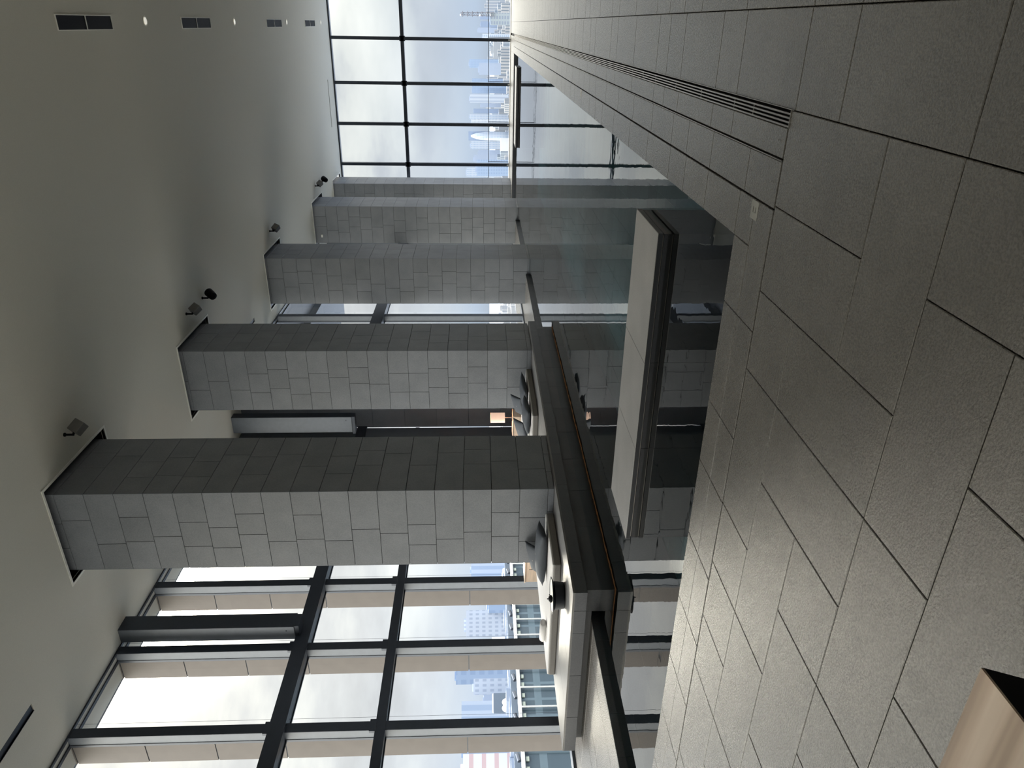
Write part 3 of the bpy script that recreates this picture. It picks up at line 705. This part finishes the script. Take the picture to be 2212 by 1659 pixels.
ld = bpy.data.lights.new('bulb', 'POINT'); ld.energy = 6; ld.color = (1.0, 0.62, 0.38); ld.shadow_soft_size = 0.04
lo = bpy.data.objects.new('bulb', ld); COL.objects.link(lo); lo.location = (-10.05, 18.00, 0.322+0.366+0.42)

# bronze pedestal by the camera
t = empty('bronze_pedestal', (-1.25, 0.45, 0)); tag(t, 'tall tapering dark pedestal with a brushed bronze top, cut off by the picture corner', 'pedestal')
x1, y1, zt = -0.912+1.25, 0.80-0.45, 0.80
mb = MB(); n = 0
top = [(-0.42, -0.42), (x1, -0.42), (x1, y1), (-0.42, y1)]
mb.prism(top, zt-0.004, zt); mb.build('top_plate', BRONZE, t)
bot = [(-0.22, -0.22), (x1-0.20, -0.22), (x1-0.20, y1-0.10), (-0.22, y1-0.10)]
mb = MB(); mb.v = [(x, y, 0) for x, y in bot]+[(x, y, zt-0.004) for x, y in top]; mb.f = [(3, 2, 1, 0), (4, 5, 6, 7)]+[(i, (i+1) % 4, 4+(i+1) % 4, 4+i) for i in range(4)]
mb.build('body', BLACK, t)

# ------------------------------------------------------------------ the city outside
ax_l = Vector((0, 0, 1))
def ray(x, y):
    """direction from the camera stand through a point of the view; only used to take bearings of the skyline"""
    d = r_*(829.5-y)+u_*(1106-x)+f_*1558.9
    return d/math.hypot(d.x, d.y)
def tower(name, y1, y2, xt, D, lab, m, zb=-150, depth=None, roof=None, turn=0.0, cat='building', group=None, crown=True):
    a = ray(1040, y1); b = ray(1040, y2); tp = ray(xt, (y1+y2)/2)
    A = math.atan2(-a.x, a.y); B = math.atan2(-b.x, b.y); w = abs(B-A)*D; mid = (A+B)/2
    z = 1.6+tp.z*D; dp = depth or w*0.8
    t = empty(name, (-math.sin(mid)*D, math.cos(mid)*D, zb), mid+turn); tag(t, lab, cat, group)
    H = z-zb; k = 1.0/(abs(math.cos(turn))+abs(math.sin(turn))*0.8)
    w *= k; MB().box(-w/2, w/2, 0, dp, 0, H).build('tower_block', m, t)
    if crown: MB().box(-w*0.3, w*0.2, dp*0.2, dp*0.7, H, H+w*0.10).build('roof_plant', roof or m, t)
    return t, w, dp, H
HZ = lambda a, b: None
F_blue = facade('tower_blue', (0.19, 0.252, 0.354), (0.157, 0.216, 0.32), 6, 5)  # tower colours from here on are paled to blue-grey in place of haze
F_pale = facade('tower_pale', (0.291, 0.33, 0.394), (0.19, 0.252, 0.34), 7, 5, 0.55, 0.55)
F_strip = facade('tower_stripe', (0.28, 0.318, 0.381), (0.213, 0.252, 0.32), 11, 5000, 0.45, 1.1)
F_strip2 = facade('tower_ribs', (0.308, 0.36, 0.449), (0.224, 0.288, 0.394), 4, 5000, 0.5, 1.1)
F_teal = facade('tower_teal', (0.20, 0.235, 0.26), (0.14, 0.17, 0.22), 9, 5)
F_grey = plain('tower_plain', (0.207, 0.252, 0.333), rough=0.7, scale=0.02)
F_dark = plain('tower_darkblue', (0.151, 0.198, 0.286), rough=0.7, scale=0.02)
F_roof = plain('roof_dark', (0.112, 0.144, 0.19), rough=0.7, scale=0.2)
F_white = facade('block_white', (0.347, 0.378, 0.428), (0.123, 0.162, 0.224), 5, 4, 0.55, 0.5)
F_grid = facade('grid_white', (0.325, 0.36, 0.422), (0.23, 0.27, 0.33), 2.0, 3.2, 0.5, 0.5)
F_near = facade('near_glass', (0.10, 0.14, 0.16), (0.05, 0.075, 0.09), 1.3, 1.9, 0.85, 0.75, rough=0.25)
D = 2600
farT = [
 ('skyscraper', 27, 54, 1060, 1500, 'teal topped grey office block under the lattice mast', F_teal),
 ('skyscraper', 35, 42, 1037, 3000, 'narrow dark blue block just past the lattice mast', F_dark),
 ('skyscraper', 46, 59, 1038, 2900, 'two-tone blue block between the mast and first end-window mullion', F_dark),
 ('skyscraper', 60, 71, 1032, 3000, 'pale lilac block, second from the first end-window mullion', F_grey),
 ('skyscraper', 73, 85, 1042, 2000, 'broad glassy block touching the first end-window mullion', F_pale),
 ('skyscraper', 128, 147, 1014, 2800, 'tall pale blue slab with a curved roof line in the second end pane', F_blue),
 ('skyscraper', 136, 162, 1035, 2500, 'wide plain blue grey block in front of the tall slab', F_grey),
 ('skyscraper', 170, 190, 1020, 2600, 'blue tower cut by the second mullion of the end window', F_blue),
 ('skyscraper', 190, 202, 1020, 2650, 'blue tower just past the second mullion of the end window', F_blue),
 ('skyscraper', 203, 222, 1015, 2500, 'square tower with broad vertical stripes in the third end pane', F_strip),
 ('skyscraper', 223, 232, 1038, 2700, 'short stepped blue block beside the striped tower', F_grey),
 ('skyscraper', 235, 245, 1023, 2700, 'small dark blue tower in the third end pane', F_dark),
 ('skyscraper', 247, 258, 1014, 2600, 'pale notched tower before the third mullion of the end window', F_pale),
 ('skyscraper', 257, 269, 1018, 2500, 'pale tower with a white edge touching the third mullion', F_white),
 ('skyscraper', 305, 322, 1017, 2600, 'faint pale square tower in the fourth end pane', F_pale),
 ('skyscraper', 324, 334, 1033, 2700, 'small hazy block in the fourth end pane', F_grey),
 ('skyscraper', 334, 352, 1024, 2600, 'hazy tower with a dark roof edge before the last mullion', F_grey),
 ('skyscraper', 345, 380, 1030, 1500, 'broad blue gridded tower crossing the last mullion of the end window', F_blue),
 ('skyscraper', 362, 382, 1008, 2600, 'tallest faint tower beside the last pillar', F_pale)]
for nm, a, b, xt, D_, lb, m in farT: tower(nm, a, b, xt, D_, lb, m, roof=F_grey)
# slim rounded tower
t, w, dp, H = tower('skyscraper', 284, 304, 1012, 2500, 'rounded bullet shaped tower in the fourth end pane', F_dark, crown=False)
MB().lathe([(w*0.50, 0), (w*0.50, H*0.45), (w*0.46, H*0.7), (w*0.34, H*0.86), (w*0.12, H*0.95), (0.5, H*0.96)], 0, -w*0.1, 32).build('round_front', F_pale, t, smooth=True)
# lattice mast
a = ray(1056, 31); b = ray(995, 31); D_ = 1500; base = Vector((a.x*D_, a.y*D_, 1.6+a.z*D_-10)); h = (b.z-a.z)*D_+10
t = empty('lattice_mast', base); tag(t, 'tall lattice communications mast with platforms and dishes', 'mast')
MASTM = plain('mast_paint', (0.11, 0.11, 0.13), rough=0.6)
mb = MB(); wv = 3.0
for sx, sy in ((-1, -1), (1, -1), (1, 1), (-1, 1)): mb.tube((sx*wv, sy*wv, 0), (sx*wv*0.55, sy*wv*0.55, h), 0.5, 6)
for k in range(14):
    z0 = h*k/14; z1 = h*(k+1)/14; q0 = wv*(1-0.45*k/14); q1 = wv*(1-0.45*(k+1)/14)
    mb.tube((-q0, -q0, z0), (q1, -q1, z1), 0.35, 5); mb.tube((q0, -q0, z0), (q0*0.97, q0, z1), 0.35, 5)
mb.build('lattice', MASTM, t)
for k in (3, 5, 7, 9, 11, 13): MB().box(-wv*1.6, wv*1.6, -wv*1.6, wv*1.6, h*k/14, h*k/14+1.0).build('platform', MASTM, t)
for k, zf in enumerate((0.99, 0.42)): MB().lathe([(1.5, 0), (1.3, 1.4), (0.4, 2.0)], -2, -wv*1.6, 16, Matrix.Translation((0, 0, h*zf))).build('dish', TRIM, t)
# low city on the plain, each block on its own, all of one indistinguishable kind
lows = [facade('low_a', (0.262, 0.269, 0.279), (0.119, 0.144, 0.176), 4.5, 3.6, 0.5, 0.5), facade('low_b', (0.229, 0.24, 0.259), (0.143, 0.168, 0.206), 6, 3.6, 0.6, 0.4), facade('low_c', (0.286, 0.288, 0.294), (0.172, 0.192, 0.22), 5000, 3.6, 1.1, 0.4), facade('low_d', (0.19, 0.221, 0.255), (0.124, 0.154, 0.196), 5, 3.6, 0.6, 0.6)]  # distance haze is put into these pale wall and glass colours
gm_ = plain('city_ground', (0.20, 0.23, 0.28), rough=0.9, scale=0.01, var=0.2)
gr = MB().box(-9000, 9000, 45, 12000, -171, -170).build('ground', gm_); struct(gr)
rr = random.Random(5)
protos = []
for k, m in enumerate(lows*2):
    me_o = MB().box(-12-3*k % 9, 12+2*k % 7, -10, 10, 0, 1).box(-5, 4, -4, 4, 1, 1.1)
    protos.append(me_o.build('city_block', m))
first = [True]*len(protos)
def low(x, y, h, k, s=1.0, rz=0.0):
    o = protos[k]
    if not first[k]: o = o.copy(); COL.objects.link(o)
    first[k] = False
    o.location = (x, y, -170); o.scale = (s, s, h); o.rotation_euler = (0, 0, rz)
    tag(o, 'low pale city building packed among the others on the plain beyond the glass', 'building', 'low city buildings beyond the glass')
cnt = 0
for j in range(26):
    Dj = 1150*(1.062**j)
    for i in range(11):
        if cnt >= 280: break
        az = rad(-1.5)+rad(13.5)*(i+0.5+0.5*(rr.random()-0.5))/11.0
        x = -math.sin(az)*Dj; y = math.cos(az)*Dj
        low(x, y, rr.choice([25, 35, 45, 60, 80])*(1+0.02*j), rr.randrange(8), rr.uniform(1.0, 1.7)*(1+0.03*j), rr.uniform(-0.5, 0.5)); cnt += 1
mb = MB(); 
for j in range(2600):
    az = rad(-6)+rad(92)*rr.random(); Dj = 900*(1.0+4.5*rr.random()**1.3)
    x = -math.sin(az)*Dj; y = math.cos(az)*Dj; w = rr.uniform(9, 26); d = rr.uniform(8, 20); h = rr.choice([12, 18, 25, 35, 50])
    mb.box(-w, w, -d, d, -170, -170+h, Matrix.Translation((x, y, 0)) @ Matrix.Rotation(rr.uniform(-0.6, 0.6), 4, 'Z'))
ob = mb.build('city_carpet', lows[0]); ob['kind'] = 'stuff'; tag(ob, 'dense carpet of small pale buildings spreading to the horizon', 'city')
# white low hall
tower('white_hall', 298, 326, 1082, 1100, 'long white flat-roofed hall low in the fourth end pane', plain('white_hall', (0.36, 0.375, 0.40), rough=0.7, scale=0.05), crown=False, zb=-170, depth=40)

# towers seen through the left windows
tower('skyscraper', 1216, 1245, 1018, 420, 'tall ribbed pale blue tower seen beside the nearest pillar', F_strip2, zb=-170, depth=30)
tower('skyscraper', 1228, 1262, 1090, 230, 'low white gridded block below the ribbed tower', F_grid, zb=-170, depth=20)
tower('skyscraper', 1318, 1377, 1007, 380, 'broad beige office tower with punched windows behind the roof', F_grid, zb=-170, depth=40)
tower('skyscraper', 1290, 1325, 1055, 360, 'plain blue glass block next to the beige office tower with punched windows', F_blue, zb=-170, depth=30)
tower('skyscraper', 1437, 1478, 985, 430, 'tallest blue grey tower in the window bay between the two nearest mullions', F_blue, zb=-170, depth=40)
tower('skyscraper', 1466, 1501, 1023, 330, 'beige stepped tower in front of the tallest blue one', F_grid, zb=-170, depth=30)
tower('skyscraper', 1500, 1520, 1045, 520, 'hazy distant slab between the beige and the striped tower', F_grey, zb=-170, depth=30)
tower('skyscraper', 1514, 1556, 997, 300, 'pale blue tower with fine vertical stripes', F_strip2, zb=-170, depth=30, crown=False)
rb = tower('rooftop_building', 1498, 1542, 1066, 110, 'dark grey flat rooftop building with two round tanks', F_roof, zb=-60, depth=14, crown=False)
TANK = plain('tank', (0.62, 0.62, 0.58), rough=0.5)
for q, (yy) in enumerate((1517, 1530)):
    v = ray(1094, yy); o = MB().lathe([(0.1, 0.62), (0.38, 0.5), (0.55, 0.2), (0.55, -0.3), (0.4, -0.5), (0.1, -0.6)], 0, 0, 20).build('water_tank', TANK, None, smooth=True)
    o.location = (v.x*76, v.y*76, 1.6+v.z*76); o.scale = (0.62, 0.62, 0.66)
    tag(o, 'round pale rooftop tank, the %s of the pair in the picture' % ('upper' if q == 0 else 'lower'), 'tank', 'rooftop tanks')
tower('skyscraper', 1628, 1700, 1000, 320, 'pale building with red stripes at the bottom edge of the picture', facade('red_band', (0.52, 0.54, 0.58), (0.44, 0.33, 0.34), 900, 5, 1.1, 0.35), zb=-170, depth=30)
tower('skyscraper', 1600, 1645, 1000, 420, 'blue glass tower peeping out behind the near fin', F_blue, zb=-170, depth=30)

# the neighbouring block right across the street
nb = empty('neighbour_building', (-40, 18, -60)); tag(nb, 'neighbouring dark glass building below eye level with white pipes down its front', 'building')
def PN(mb, nm, m): o = mb.build(nm, m, nb); o.location = (40, -18, 60); return o
PN(MB().box(-75, -40, 18, 58, -170, -2.6).box(-40.6, -40, 18, 58, -2.6, -1.0), 'glass_front', F_near)
PN(MB().box(-40.7, -39.8, 17.8, 58.2, -1.0, -0.82), 'cornice', PALEFR)
PN(MB().box(-41.6, -41.4, 18, 58, -2.6, -0.42).box(-60, -59, 18, 58, -2.6, -1.2), 'parapet', F_roof)
PN(MB().box(-75, -40.6, 18, 58, -2.62, -2.59), 'roof_deck', F_roof)
y = 18.7
mbp = MB(); mbc = MB(); mbr = MB()
while y < 58:
    mbp.tube((-39.8, y, -60), (-39.8, y, -1.0), 0.06, 6)
    for q in (0.18, 0.85): mbc.box(-40.05, -39.9, y+q, y+q+0.30, -1.26, -1.06)
    mbr.tube((-41.0+0.2*math.sin(y*3), y, -0.72), (-41.0+0.2*math.sin(y*3), y+0.5, -0.60), 0.13, 8)
    y += 1.55
PN(mbp, 'pipes', PALEFR); PN(mbc, 'window_heads', plain('pale_green_heads', (0.42, 0.46, 0.38), rough=0.5)); PN(mbr, 'roof_machines', FRAME)
mb = MB()
for k in range(70): x = R.uniform(-58, -43); y = R.uniform(19, 57); q = R.uniform(0.3, 1.0); mb.box(x, x+q*2, y, y+q*1.5, -2.6, -0.9+q*0.25)
PN(mb, 'roof_units', F_grey)
# overhanging crown of the building, seen high up outside between the second and third pillars
ov = empty('roof_overhang', (-12, 24, 8)); tag(ov, 'louvred overhang of the building high outside the window between the second and third pillars', 'overhang')
mb = MB()
for k in range(9): mb.box(-6.5+k*0.45, -6.3+k*0.45, 0, 14, 1.4, 1.9)
mb.build('louvres', FRAMEL, ov)
MB().box(-2.6, -0.0, 0, 14, 1.1, 1.6).build('soffit', FRAMEL, ov)
